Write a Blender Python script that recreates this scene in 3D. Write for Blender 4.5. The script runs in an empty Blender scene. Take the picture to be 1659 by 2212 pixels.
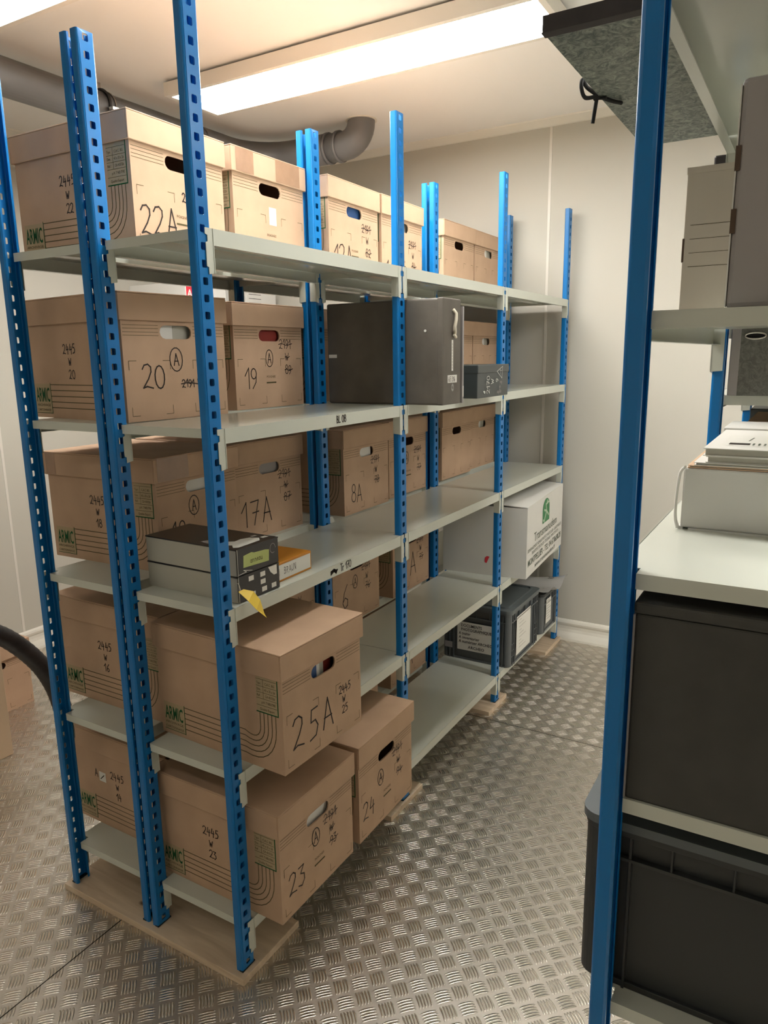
import bpy, bmesh, math, random
from mathutils import Vector, Matrix
from mathutils.geometry import tessellate_polygon

random.seed(4)
S = bpy.context.scene
COL = S.collection

# ------------------------------------------------------------------ camera
cam_d = bpy.data.cameras.new('camera')
cam = bpy.data.objects.new('camera', cam_d)
COL.objects.link(cam)
F_PX = 1572.0
cam_d.sensor_fit = 'HORIZONTAL'
cam_d.sensor_width = 36.0
cam_d.lens = F_PX / 1659.0 * 36.0
cam_d.clip_start = 0.02
R_ = Vector((0.50784769, -0.86132297, -0.01461066))
U_ = Vector((0.18642127, 0.09332618, 0.97802727))
F_ = Vector((0.84103379, 0.49941262, -0.20796441))
m = Matrix((R_, U_, -F_)).transposed().to_4x4()
m.translation = Vector((-1.16651735, -1.13372916, 1.55884393))
cam.matrix_world = m
S.camera = cam

# ------------------------------------------------------------------ view, world
S.view_settings.view_transform = 'Standard'
S.view_settings.look = 'None'
S.view_settings.gamma = 1.0
S.view_settings.use_curve_mapping = False
S.view_settings.exposure = 0.0
LAMP_STRENGTH = 36.0
FILL_LAMP_STRENGTH = 4.0
SIDE_FILL_STRENGTH = 34.0
LAMP_COLOR = (1.0, 0.985, 0.95, 1)
w = bpy.data.worlds.new('world')
S.world = w
w.use_nodes = True
w.node_tree.nodes['Background'].inputs[0].default_value = (1.0, 0.95, 0.88, 1)
w.node_tree.nodes['Background'].inputs[1].default_value = 0.02

# ------------------------------------------------------------------ materials
def srgb(r, g, b):
    f = lambda c: (c/255/12.92) if c/255 <= 0.04045 else ((c/255+0.055)/1.055)**2.4
    return (f(r), f(g), f(b), 1)

MATS = {}
def mat(name, col, rough=0.6, metal=0.0, spec=0.5, noise=0.0, nscale=8.0, bump=0.0, bscale=200.0, emit=None, estr=0.0, stretch=None, coat=0.0, alpha=1.0):
    if name in MATS: return MATS[name]
    mt = bpy.data.materials.new(name)
    mt.use_nodes = True
    nt = mt.node_tree; N = nt.nodes; L = nt.links
    b = N['Principled BSDF']
    b.inputs['Base Color'].default_value = col
    b.inputs['Roughness'].default_value = rough
    b.inputs['Metallic'].default_value = metal
    b.inputs['Specular IOR Level'].default_value = spec
    b.inputs['Coat Weight'].default_value = coat
    b.inputs['Coat Roughness'].default_value = 0.12
    if alpha < 1: b.inputs['Alpha'].default_value = alpha
    if emit:
        b.inputs['Emission Color'].default_value = emit
        b.inputs['Emission Strength'].default_value = estr
    tc = N.new('ShaderNodeTexCoord'); mp = N.new('ShaderNodeMapping')
    L.new(tc.outputs['Object'], mp.inputs['Vector'])
    if stretch: mp.inputs['Scale'].default_value = stretch
    if noise > 0:
        n = N.new('ShaderNodeTexNoise'); n.inputs['Scale'].default_value = nscale; n.inputs['Detail'].default_value = 6
        L.new(mp.outputs[0], n.inputs['Vector'])
        mr = N.new('ShaderNodeMapRange')
        mr.inputs['From Min'].default_value = 0.3; mr.inputs['From Max'].default_value = 0.7
        mr.inputs['To Min'].default_value = 1 - noise; mr.inputs['To Max'].default_value = 1 + noise
        L.new(n.outputs['Fac'], mr.inputs['Value'])
        mx = N.new('ShaderNodeVectorMath'); mx.operation = 'SCALE'
        mx.inputs[0].default_value = col[:3]
        L.new(mr.outputs[0], mx.inputs['Scale']); L.new(mx.outputs[0], b.inputs['Base Color'])
    if bump > 0:
        n2 = N.new('ShaderNodeTexNoise'); n2.inputs['Scale'].default_value = bscale; n2.inputs['Detail'].default_value = 3
        L.new(mp.outputs[0], n2.inputs['Vector'])
        bp = N.new('ShaderNodeBump'); bp.inputs['Strength'].default_value = bump; bp.inputs['Distance'].default_value = 0.002
        L.new(n2.outputs['Fac'], bp.inputs['Height']); L.new(bp.outputs[0], b.inputs['Normal'])
    MATS[name] = mt
    return mt

KRAFT = mat('kraft_board', (0.50, 0.335, 0.222, 1), 0.75, noise=0.07, nscale=9, bump=0.12, bscale=60, stretch=(1, 1, 1), spec=0.25)
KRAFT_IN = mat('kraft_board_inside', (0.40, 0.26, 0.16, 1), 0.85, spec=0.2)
PRINT = mat('brown_print_ink', (0.085, 0.070, 0.030, 1), 0.7, spec=0.2)
GREEN = mat('green_print_ink', (0.012, 0.09, 0.03, 1), 0.7, spec=0.2)
PANELPR = mat('pale_green_print', (0.43, 0.33, 0.20, 1), 0.75, spec=0.2)
MARK = mat('black_marker_ink', (0.02, 0.012, 0.009, 1), 0.5, spec=0.3)
TAPE = mat('brown_packing_tape', (0.33, 0.20, 0.125, 1), 0.22, noise=0.08, nscale=30, bump=0.5, bscale=25, spec=0.6)
STICK = mat('white_sticker_paper', (0.72, 0.70, 0.64, 1), 0.6)
BLUE = mat('blue_enamel', (0.002, 0.15, 0.42, 1), 0.30, noise=0.05, nscale=6, spec=0.4, bump=0.03, bscale=12)
GREYM = mat('light_grey_enamel', (0.56, 0.575, 0.50, 1), 0.17, noise=0.025, nscale=3, spec=0.5, bump=0.02, bscale=8)
FOOT = mat('black_plastic_foot', (0.008, 0.010, 0.014, 1), 0.5)
WALL = mat('cream_wall_panel', (0.50, 0.475, 0.408, 1), 0.55, noise=0.012, nscale=1.2, spec=0.3)
CEIL = mat('cream_ceiling_panel', (0.86, 0.84, 0.81, 1), 0.5, spec=0.3)
TRIM = mat('white_plastic_trim', (0.72, 0.685, 0.60, 1), 0.35, spec=0.5)
SEAM = mat('joint_strip', (0.66, 0.62, 0.55, 1), 0.4)
LAMPB = mat('white_lamp_housing', (0.78, 0.74, 0.67, 1), 0.45)
PIPE = mat('grey_plastic_pipe', (0.15, 0.145, 0.14, 1), 0.42, noise=0.04, nscale=4, spec=0.5)
RUB = mat('black_rubber', (0.018, 0.016, 0.016, 1), 0.5, noise=0.5, nscale=22, bump=0.5, bscale=60, spec=0.5)
WHITEC = mat('white_cardboard', (0.66, 0.645, 0.60, 1), 0.6, noise=0.02, nscale=6, spec=0.3)
CREAMC = mat('cream_archival_board', (0.56, 0.51, 0.42, 1), 0.7, noise=0.05, nscale=7, stretch=(1, 1, .12), spec=0.25)
LILAC = mat('grey_lilac_board', (0.34, 0.315, 0.305, 1), 0.65, noise=0.03, nscale=5, spec=0.3)
DKGREY = mat('charcoal_cloth_board', (0.052, 0.050, 0.044, 1), 0.6, noise=0.12, nscale=20, bump=0.1, bscale=300, spec=0.4)
TAUPE = mat('taupe_cloth_board', (0.115, 0.10, 0.082, 1), 0.6, noise=0.14, nscale=14, bump=0.2, bscale=350, spec=0.45)
SLATE = mat('slate_laminated_board', (0.040, 0.050, 0.052, 1), 0.3, noise=0.08, nscale=10, spec=0.5)
CRATE = mat('grey_crate_plastic', (0.095, 0.104, 0.107, 1), 0.38, noise=0.05, nscale=8, spec=0.5)
CRATED = mat('dark_crate_plastic', (0.030, 0.032, 0.032, 1), 0.35, noise=0.05, nscale=8, spec=0.5)
LIDG = mat('blue_grey_lid_plastic', (0.10, 0.115, 0.12, 1), 0.4, noise=0.05, nscale=8, spec=0.5)
PAPER = mat('white_paper', (0.74, 0.72, 0.67, 1), 0.7)
BAG = mat('grey_plastic_bag', (0.34, 0.33, 0.31, 1), 0.35, bump=0.6, bscale=14, spec=0.6)
CHALK = mat('white_chalk_marker', (0.60, 0.62, 0.58, 1), 0.7)
TGREEN = mat('logo_green_ink', (0.045, 0.20, 0.075, 1), 0.6)
TGREY = mat('logo_grey_ink', (0.11, 0.13, 0.095, 1), 0.6)
BLACKB = mat('black_glossy_paper', (0.016, 0.012, 0.011, 1), 0.28, noise=0.25, nscale=18, spec=0.5)
GREYBOARD = mat('pale_grey_board', (0.44, 0.42, 0.35, 1), 0.6, noise=0.02, nscale=5)
ORANGE = mat('orange_paper', (0.62, 0.25, 0.02, 1), 0.5, noise=0.06, nscale=10)
LIME = mat('lime_masking_tape', (0.42, 0.47, 0.16, 1), 0.65)
YELLOW = mat('yellow_card_tag', (0.72, 0.50, 0.05, 1), 0.5)
RIBBON = mat('ecru_cotton_tape', (0.62, 0.56, 0.44, 1), 0.8)
BLACKR = mat('black_cotton_ribbon', (0.01, 0.01, 0.01, 1), 0.8)
DARKBR = mat('dark_brown_cloth', (0.028, 0.021, 0.019, 1), 0.6, noise=0.3, nscale=30)
CHROME = mat('nickel_ring', (0.55, 0.52, 0.47, 1), 0.2, metal=1.0)
SLOTBR = mat('brown_board_slot', (0.09, 0.055, 0.035, 1), 0.8)
HOLE = mat('dark_recess', (0.006, 0.006, 0.006, 1), 0.8)
MANILA = mat('manila_folder', (0.62, 0.42, 0.27, 1), 0.7)
FBLUE = mat('blue_folder', (0.02, 0.07, 0.20, 1), 0.5)
FRED = mat('red_folder', (0.25, 0.03, 0.02, 1), 0.5)
SIGNRED = mat('red_sign_ink', (0.62, 0.03, 0.05, 1), 0.5)
BEIGE = mat('light_kraft_board', (0.56, 0.42, 0.28, 1), 0.75, noise=0.04, nscale=5, spec=0.2)
CABINET = mat('cream_cabinet_enamel', (0.60, 0.57, 0.50, 1), 0.4)

def wood_mat():
    mt = bpy.data.materials.new('pine_board'); mt.use_nodes = True
    nt = mt.node_tree; N = nt.nodes; L = nt.links; b = N['Principled BSDF']
    tc = N.new('ShaderNodeTexCoord'); mp = N.new('ShaderNodeMapping')
    mp.inputs['Scale'].default_value = (14, 1.6, 14)
    L.new(tc.outputs['Object'], mp.inputs['Vector'])
    n = N.new('ShaderNodeTexNoise'); n.inputs['Scale'].default_value = 2.4; n.inputs['Detail'].default_value = 8; n.inputs['Distortion'].default_value = 0.8
    L.new(mp.outputs[0], n.inputs['Vector'])
    cr = N.new('ShaderNodeValToRGB')
    cr.color_ramp.elements[0].position = 0.3; cr.color_ramp.elements[0].color = (0.50, 0.37, 0.25, 1)
    cr.color_ramp.elements[1].position = 0.68; cr.color_ramp.elements[1].color = (0.68, 0.54, 0.39, 1)
    L.new(n.outputs['Fac'], cr.inputs[0])
    # knots
    v = N.new('ShaderNodeTexVoronoi'); v.inputs['Scale'].default_value = 5.5
    mp2 = N.new('ShaderNodeMapping'); mp2.inputs['Scale'].default_value = (1.6, 1, 1); L.new(tc.outputs['Object'], mp2.inputs['Vector'])
    L.new(mp2.outputs[0], v.inputs['Vector'])
    mr = N.new('ShaderNodeMapRange'); mr.inputs['From Min'].default_value = 0.03; mr.inputs['From Max'].default_value = 0.09
    L.new(v.outputs['Distance'], mr.inputs['Value'])
    mx = N.new('ShaderNodeMix'); mx.data_type = 'RGBA'
    mx.inputs['A'].default_value = (0.16, 0.085, 0.045, 1)
    L.new(mr.outputs[0], mx.inputs['Factor']); L.new(cr.outputs[0], mx.inputs['B'])
    L.new(mx.outputs['Result'], b.inputs['Base Color'])
    b.inputs['Roughness'].default_value = 0.55
    return mt
WOOD = wood_mat()

def marble_mat(name, c0, c1, scale):
    mt = bpy.data.materials.new(name); mt.use_nodes = True
    nt = mt.node_tree; N = nt.nodes; L = nt.links; b = N['Principled BSDF']
    tc = N.new('ShaderNodeTexCoord')
    n = N.new('ShaderNodeTexNoise'); n.inputs['Scale'].default_value = scale; n.inputs['Detail'].default_value = 7
    n.inputs['Roughness'].default_value = 0.75; n.inputs['Distortion'].default_value = 2.2
    L.new(tc.outputs['Object'], n.inputs['Vector'])
    cr = N.new('ShaderNodeValToRGB')
    cr.color_ramp.elements[0].position = 0.40; cr.color_ramp.elements[0].color = c0
    cr.color_ramp.elements[1].position = 0.66; cr.color_ramp.elements[1].color = c1
    L.new(n.outputs['Fac'], cr.inputs[0]); L.new(cr.outputs[0], b.inputs['Base Color'])
    b.inputs['Roughness'].default_value = 0.45
    return mt
MARB = marble_mat('green_grey_marbled_paper', (0.040, 0.058, 0.050, 1), (0.34, 0.37, 0.30, 1), 42)
MARB2 = marble_mat('grey_marbled_paper', (0.10, 0.10, 0.085, 1), (0.20, 0.20, 0.175, 1), 60)

def floor_mat():
    """aluminium five-bar tread plate: checker of cells turned 45 degrees, five raised bars per cell"""
    mt = bpy.data.materials.new('tread_plate'); mt.use_nodes = True
    nt = mt.node_tree; N = nt.nodes; L = nt.links; b = N['Principled BSDF']
    def M(op, a, c=None, cl=False):
        n = N.new('ShaderNodeMath'); n.operation = op; n.use_clamp = cl
        for i, v in enumerate((a, c)):
            if v is None: continue
            if isinstance(v, (int, float)): n.inputs[i].default_value = v
            else: L.new(v, n.inputs[i])
        return n.outputs[0]
    tc = N.new('ShaderNodeTexCoord'); sp = N.new('ShaderNodeSeparateXYZ')
    L.new(tc.outputs['Object'], sp.inputs[0])
    x, y = sp.outputs[0], sp.outputs[1]
    c = 0.0475
    k = 1 / (math.sqrt(2) * c)
    x0, y0 = 0.610, -0.266
    xs = M('SUBTRACT', x, x0); ys = M('SUBTRACT', y, y0)
    # bars of the "horizontal" cells run along (1,-1)
    a = M('ADD', M('MULTIPLY', M('SUBTRACT', xs, ys), k), 0.5)
    q = M('ADD', M('MULTIPLY', M('ADD', xs, ys), k), 0.5)
    ia, iq = M('FLOOR', a), M('FLOOR', q)
    fa, fq = M('SUBTRACT', M('FRACT', a), 0.5), M('SUBTRACT', M('FRACT', q), 0.5)
    par = M('ABSOLUTE', M('MODULO', M('ADD', ia, iq), 2.0))      # 0: bars along a, 1: bars along q
    inv = M('SUBTRACT', 1.0, par)
    along = M('ADD', M('MULTIPLY', fa, inv), M('MULTIPLY', fq, par))
    across = M('ADD', M('MULTIPLY', fq, inv), M('MULTIPLY', fa, par))
    # slight bow of each bar
    across = M('ADD', across, M('MULTIPLY', M('MULTIPLY', along, along), 0.22))
    t = M('MULTIPLY', across, 6.2)
    bar = M('SUBTRACT', M('FRACT', M('ADD', t, 0.5)), 0.5)
    idx = M('ABSOLUTE', M('ROUND', t))
    ok = M('LESS_THAN', idx, 2.5)
    d1 = M('MULTIPLY', bar, 2.6)
    d2 = M('MULTIPLY', along, 2.25)
    rr = M('ADD', M('POWER', M('ABSOLUTE', d1), 2.0), M('POWER', M('ABSOLUTE', d2), 4.0))
    h = M('MULTIPLY', M('SQRT', M('MAXIMUM', M('SUBTRACT', 1.0, rr), 0.0)), ok)
    # sheet joints
    def line(v, pos, wd):
        return M('LESS_THAN', M('ABSOLUTE', M('SUBTRACT', v, pos)), wd)
    j = M('MAXIMUM', line(x, 1.58, 0.0018), line(y, 0.44, 0.0018))
    h2 = M('SUBTRACT', h, M('MULTIPLY', j, 1.0))
    bp = N.new('ShaderNodeBump'); bp.inputs['Strength'].default_value = 1.0; bp.inputs['Distance'].default_value = 0.0016
    L.new(h2, bp.inputs['Height'])
    nz = N.new('ShaderNodeTexNoise'); nz.inputs['Scale'].default_value = 3.0; nz.inputs['Detail'].default_value = 7
    L.new(tc.outputs['Object'], nz.inputs['Vector'])
    cr = N.new('ShaderNodeValToRGB')
    cr.color_ramp.elements[0].position = 0.35; cr.color_ramp.elements[0].color = (0.57, 0.525, 0.46, 1)
    cr.color_ramp.elements[1].position = 0.7; cr.color_ramp.elements[1].color = (0.67, 0.62, 0.555, 1)
    L.new(nz.outputs['Fac'], cr.inputs[0])
    mx = N.new('ShaderNodeMix'); mx.data_type = 'RGBA'
    L.new(M('MULTIPLY', h, 0.6), mx.inputs['Factor']); L.new(cr.outputs[0], mx.inputs['A']); mx.inputs['B'].default_value = (0.92, 0.88, 0.81, 1)
    mx2 = N.new('ShaderNodeMix'); mx2.data_type = 'RGBA'
    L.new(j, mx2.inputs['Factor']); L.new(mx.outputs['Result'], mx2.inputs['A']); mx2.inputs['B'].default_value = (0.03, 0.025, 0.02, 1)
    L.new(mx2.outputs['Result'], b.inputs['Base Color'])
    b.inputs['Metallic'].default_value = 1.0
    rg = M('SUBTRACT', 0.40, M('MULTIPLY', h, 0.16))
    L.new(rg, b.inputs['Roughness'])
    L.new(bp.outputs[0], b.inputs['Normal'])
    return mt
FLOOR = floor_mat()

def lamp_mat(name, strength):
    mt = bpy.data.materials.new(name); mt.use_nodes = True
    b = mt.node_tree.nodes['Principled BSDF']
    b.inputs['Base Color'].default_value = (0.8, 0.8, 0.78, 1)
    b.inputs['Emission Color'].default_value = LAMP_COLOR
    b.inputs['Emission Strength'].default_value = strength
    return mt
LAMP = lamp_mat('lit_diffuser', LAMP_STRENGTH)
SIDE_FILL_LAMP = lamp_mat('added_side_fill_diffuser', SIDE_FILL_STRENGTH)  # glow of the two added lamps beyond the right rack
FILL_LAMP = lamp_mat('added_fill_diffuser', FILL_LAMP_STRENGTH)  # weak glow of the added lamp behind the viewer

# ------------------------------------------------------------------ mesh helpers
class MB:
    def __init__(s): s.bm = bmesh.new(); s.mats = []
    def mi(s, m):
        if m not in s.mats: s.mats.append(m)
        return s.mats.index(m)
    def face(s, pts, m, smooth=False):
        vs = [s.bm.verts.new(p) for p in pts]
        try:
            f = s.bm.faces.new(vs); f.material_index = s.mi(m); f.smooth = smooth
            return f
        except ValueError: return None
    def box(s, x0, x1, y0, y1, z0, z1, m, M=None):
        P = [Vector((x, y, z)) for x in (x0, x1) for y in (y0, y1) for z in (z0, z1)]
        if M is not None: P = [M @ p for p in P]
        v = [s.bm.verts.new(p) for p in P]
        for q in ((0, 1, 3, 2), (4, 6, 7, 5), (0, 4, 5, 1), (2, 3, 7, 6), (0, 2, 6, 4), (1, 5, 7, 3)):
            f = s.bm.faces.new([v[i] for i in q]); f.material_index = s.mi(m)
        return s
    def prism(s, pts, axis, a, b, m, smooth=False):
        """closed 2d outline extruded along axis 'x','y','z' from a to b"""
        def P(p, t):
            return {'x': (t, p[0], p[1]), 'y': (p[0], t, p[1]), 'z': (p[0], p[1], t)}[axis]
        A = [s.bm.verts.new(P(p, a)) for p in pts]; B = [s.bm.verts.new(P(p, b)) for p in pts]
        n = len(pts)
        fs = []
        for i in range(n):
            f = s.bm.faces.new((A[i], A[(i+1) % n], B[(i+1) % n], B[i])); f.smooth = smooth; fs.append(f)
        for loop in (A, B):
            tri = tessellate_polygon([[v.co for v in loop]])
            for t in tri:
                try: fs.append(s.bm.faces.new([loop[i] for i in t]))
                except ValueError: pass
        for f in fs: f.material_index = s.mi(m)
        return s
    def holed(s, outer, holes, fr, m, thick=0.0, minner=None):
        """flat plate with holes in frame fr=(o,u,v); thick goes behind the face"""
        o, u, v = fr; n = u.cross(v)
        loops = [[Vector((p[0], p[1], 0)) for p in outer]] + [[Vector((p[0], p[1], 0)) for p in h] for h in holes]
        tri = tessellate_polygon(loops)
        flat = [p for l in loops for p in l]
        for layer, off in ((0, 0.0), (1, -thick)):
            if layer and thick == 0: break
            vs = [s.bm.verts.new(o + u*p.x + v*p.y + n*off) for p in flat]
            for t in tri:
                try:
                    f = s.bm.faces.new([vs[i] for i in t]); f.material_index = s.mi(minner if (layer and minner) else m)
                except ValueError: pass
            if layer == 0: front = vs
            else: back = vs
        if thick:
            k = 0
            for l in loops:
                nl = len(l)
                for i in range(nl):
                    a, b = k+i, k+(i+1) % nl
                    try:
                        f = s.bm.faces.new((front[a], front[b], back[b], back[a])); f.material_index = s.mi(m)
                    except ValueError: pass
                k += nl
        return s
    def ribbon(s, pts, wd, fr, m, off=0.0006):
        o, u, v = fr; n = u.cross(v).normalized()
        P = [Vector((p[0], p[1])) for p in pts]
        for i in range(len(P)-1):
            a, b = P[i], P[i+1]; d = b-a
            if d.length < 1e-6: continue
            d.normalize(); e = d*wd*0.42; t = Vector((-d.y, d.x))*wd*0.5
            q = [a-e+t, a-e-t, b+e-t, b+e+t]
            z = off + 0.00004*(i % 4)
            s.face([o + u*p.x + v*p.y + n*z for p in q][::-1] if False else [o + u*p.x + v*p.y + n*z for p in (q[1], q[2], q[3], q[0])], m)
        return s
    def rect(s, x0, y0, x1, y1, fr, m, off=0.0005):
        o, u, v = fr; n = u.cross(v).normalized()
        s.face([o + u*a + v*b + n*off for a, b in ((x0, y0), (x1, y0), (x1, y1), (x0, y1))], m)
        return s
    def polyf(s, pts, fr, m, off=0.0005):
        o, u, v = fr; n = u.cross(v).normalized()
        vs = [s.bm.verts.new(o + u*a + v*b + n*off) for a, b in pts]
        for t in tessellate_polygon([[Vector((p[0], p[1], 0)) for p in pts]]):
            try:
                f = s.bm.faces.new([vs[i] for i in t]); f.material_index = s.mi(m)
            except ValueError: pass
        return s
    def text(s, body, size, x, y, fr, m, xs=1.0, off=0.0009, center=False, bold=0.0, width=None):
        o, u, v = fr; n = u.cross(v).normalized()
        key = (body, bold)
        if key not in TXT:
            cu = bpy.data.curves.new('text', 'FONT'); cu.body = body; cu.size = 1.0; cu.resolution_u = 2
            cu.offset = bold
            ob = bpy.data.objects.new('text', cu)
            me = bpy.data.meshes.new_from_object(ob)
            TXT[key] = ([tuple(vv.co) for vv in me.vertices], [tuple(p.vertices) for p in me.polygons])
            bpy.data.objects.remove(ob); bpy.data.curves.remove(cu); bpy.data.meshes.remove(me)
        vv, ff = TXT[key]
        if not vv: return s
        x0 = min(p[0] for p in vv); x1 = max(p[0] for p in vv)
        if width: xs = width/((x1-x0)*size)
        sh = -(x0+x1)/2 if center else -x0
        vs = [s.bm.verts.new(o + u*(x+(p[0]+sh)*size*xs) + v*(y+p[1]*size) + n*off) for p in vv]
        for f in ff:
            try: g = s.bm.faces.new([vs[i] for i in f]); g.material_index = s.mi(m)
            except ValueError: pass
        return s
    def tube(s, pts, r, m, seg=16, cap=True, radii=None):
        """round tube along points"""
        P = [Vector(p) for p in pts]; rings = []
        up = Vector((0, 0, 1)); prev = None
        for i, p in enumerate(P):
            d = (P[min(i+1, len(P)-1)] - P[max(i-1, 0)]).normalized()
            if prev is None:
                a = d.cross(up)
                if a.length < 1e-3: a = d.cross(Vector((1, 0, 0)))
                a.normalize()
            else:
                a = (prev - d*prev.dot(d)).normalized()
            prev = a; b = d.cross(a)
            rr = radii[i] if radii else r
            rings.append([s.bm.verts.new(p + (a*math.cos(2*math.pi*j/seg) + b*math.sin(2*math.pi*j/seg))*rr) for j in range(seg)])
        for i in range(len(rings)-1):
            for j in range(seg):
                f = s.bm.faces.new((rings[i][j], rings[i][(j+1) % seg], rings[i+1][(j+1) % seg], rings[i+1][j]))
                f.smooth = True; f.material_index = s.mi(m)
        if cap:
            for R in (rings[0], rings[-1]):
                f = s.bm.faces.new(R); f.material_index = s.mi(m)
        return s
    def build(s, name, parent=None, bevel=0.0, solid=0.0, merge=False, normals=True):
        if merge: bmesh.ops.remove_doubles(s.bm, verts=s.bm.verts, dist=0.00005)
        if normals: bmesh.ops.recalc_face_normals(s.bm, faces=s.bm.faces)
        me = bpy.data.meshes.new(name); s.bm.to_mesh(me); s.bm.free()
        for m_ in s.mats: me.materials.append(m_)
        o = bpy.data.objects.new(name, me); COL.objects.link(o)
        if parent: o.parent = parent
        if solid:
            md = o.modifiers.new('solid', 'SOLIDIFY'); md.thickness = solid; md.offset = 0
        if bevel:
            md = o.modifiers.new('bevel', 'BEVEL'); md.width = bevel; md.segments = 2; md.limit_method = 'ANGLE'; md.angle_limit = math.radians(40)
        return o
TXT = {}
X, Y, Z = Vector((1, 0, 0)), Vector((0, 1, 0)), Vector((0, 0, 1))

def tag(o, label, cat, group=None):
    o['label'] = label; o['category'] = cat
    if group: o['group'] = group
    return o
def thing(name, loc, label, cat, group=None, rz=0.0):
    o = bpy.data.objects.new(name, None); COL.objects.link(o)
    o.empty_display_size = 0.1
    o.location = loc; o.rotation_euler = (0, 0, rz)
    return tag(o, label, cat, group)
def copy_tree(o, parent=None):
    c = o.copy(); COL.objects.link(c); c.parent = parent
    for ch in list(o.children): copy_tree(ch, c)
    return c

# ------------------------------------------------------------------ room
XW, YL, ZC = 2.66, 2.50, 2.703
XB, YR = -2.6, -3.30
def struct(mb, name, **k):
    o = mb.build(name, **k); o['kind'] = 'structure'; return o
struct(MB().box(XB-.1, XW+.1, YR-.1, YL+.1, -.06, 0, FLOOR), 'floor')
struct(MB().box(XB-.1, XW+.1, YR-.1, YL+.1, ZC, ZC+.06, CEIL), 'ceiling')
struct(MB().box(XW, XW+.1, YR, YL, 0, ZC, WALL), 'wall_back')
struct(MB().box(XB, XW, YL, YL+.1, 0, ZC, WALL), 'wall_left')
struct(MB().box(XB, XW, YR-.1, YR, 0, ZC, WALL), 'wall_right')
struct(MB().box(XB-.1, XB, YR, YL, 0, ZC, WALL), 'wall_front')
# skirting profile: distance out of the wall, height
prof = [(0, 0), (.034, 0), (.033, .012), (.026, .028), (.016, .046), (.012, .062), (.012, .078), (.017, .088), (.019, .098), (.015, .109), (.007, .115), (0, .115)]
struct(MB().prism([(XW-a, z) for a, z in prof], 'y', YR, YL, TRIM), 'baseboard_back')
struct(MB().prism([(YL-a, z) for a, z in prof], 'x', XB, XW-.036, TRIM), 'baseboard_left')
cv = [(0, 0)] + [(.033*(1-math.sin(t)), -.033*(1-math.cos(t))) for t in [i*math.pi/2/6 for i in range(7)]]
cove = [(0, 0), (.040, 0), (.036, -.006), (.008, -.031), (0, -.034)]
struct(MB().prism([(XW-a, ZC+z) for a, z in cove], 'y', YR, YL, TRIM), 'trim_1')
struct(MB().prism([(YL-a, ZC+z) for a, z in cove], 'x', XB, XW-.041, TRIM), 'trim_2')
struct(MB().box(XW-.0025, XW+.001, .128, .142, .115, ZC-.034, SEAM), 'trim_3', bevel=.001)
struct(MB().box(1.06, 1.074, YL-.0025, YL+.001, .115, ZC-.034, SEAM), 'trim_4', bevel=.001)

# ------------------------------------------------------------------ ceiling lamps
def lamp(x0, x1, y0, y1, label, lm):
    t = thing('ceiling_lamp', ((x0+x1)/2, (y0+y1)/2, ZC), label, 'ceiling light', 'flat rectangular ceiling lamps')
    hx, hy = (x1-x0)/2, (y1-y0)/2
    b = .022
    mb = MB()
    zt, zb = -.010, -.062
    mb.box(-hx+.03, hx-.03, -hy+.03, hy-.03, -.010, 0, SEAM)          # recessed mounting plate
    mb.box(-hx, hx, -hy, -hy+b, zb, zt, LAMPB); mb.box(-hx, hx, hy-b, hy, zb, zt, LAMPB)
    mb.box(-hx, -hx+b, -hy+b, hy-b, zb, zt, LAMPB); mb.box(hx-b, hx, -hy+b, hy-b, zb, zt, LAMPB)
    mb.box(-hx+b, hx-b, -hy+b, hy-b, -.016, zt, LAMPB)
    mb.build('housing', t)
    MB().box(-hx+b, hx-b, -hy+b, hy-b, zb+.004, zb+.010, lm).build('diffuser', t)
    return t
lamp(1.255, 1.575, -.285, 1.345, 'long lit ceiling lamp above the far half of the blue racks', LAMP)
lamp(.205, .525, -.285, 1.345, 'lit ceiling lamp cut off by the top left corner of the view', LAMP)
lamp(-1.75, -1.43, -.285, 1.345, 'added dim fill lamp on the ceiling behind the viewer, out of view', FILL_LAMP)  # added out of view as fill for the shaded faces
lamp(1.255, 1.575, -3.02, -1.39, 'added fill lamp out of view beyond the right hand rack, over the far end', SIDE_FILL_LAMP)  # added unseen lamp to brighten the aisle and back wall
lamp(.205, .525, -3.02, -1.39, 'added fill lamp out of view beyond the right hand rack, over its near end', SIDE_FILL_LAMP)  # second added lamp, unseen, brightening faces along the aisle

# ------------------------------------------------------------------ pipe
def arc3(c, a, b, n=8):
    """points from c+a to c+b quarter turn"""
    return [tuple(Vector(c) + Vector(a)*math.cos(t) + Vector(b)*math.sin(t)) for t in [i*math.pi/2/n for i in range(n+1)]]
PY, PZ, PR_ = 1.59, 2.600, .068
pt = thing('ventilation_pipe', (1.9, PY, PZ), 'thick grey plastic pipe running under the ceiling and bending up into it', 'pipe')
def rel(p): return [(a-1.9, b-PY, c-PZ) for a, b, c in p]
XV, XB0 = 2.15, 1.90
MB().tube(rel([(-2.5, PY, PZ), (1.74, PY, PZ)]), PR_, PIPE, 28).build('straight_pipe', pt)
MB().tube(rel([(1.70, PY, PZ)] + arc3((XB0, PY-.25, PZ), (0, .25, 0), (.25, 0, 0)) + [(XV, 1.12, PZ)]), PR_+.004, PIPE, 28).build('elbow', pt)
MB().tube(rel([(XV, 1.14, PZ)] + arc3((XV, 1.03, PZ+.098), (0, 0, -.098), (0, -.098, 0)) + [(XV, .932, ZC+.01)]), PR_, PIPE, 28).build('elbow', pt)
for yy in (1.06, 1.125):
    MB().tube(rel([(XV, yy-.008, PZ), (XV, yy+.008, PZ)]), PR_+.007, PIPE, 28).build('collar', pt)
MB().tube(rel([(XV, .932, ZC-.005), (XV, .932, ZC+.002)]), PR_+.010, TRIM, 28).build('sealant_ring', pt)
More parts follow.
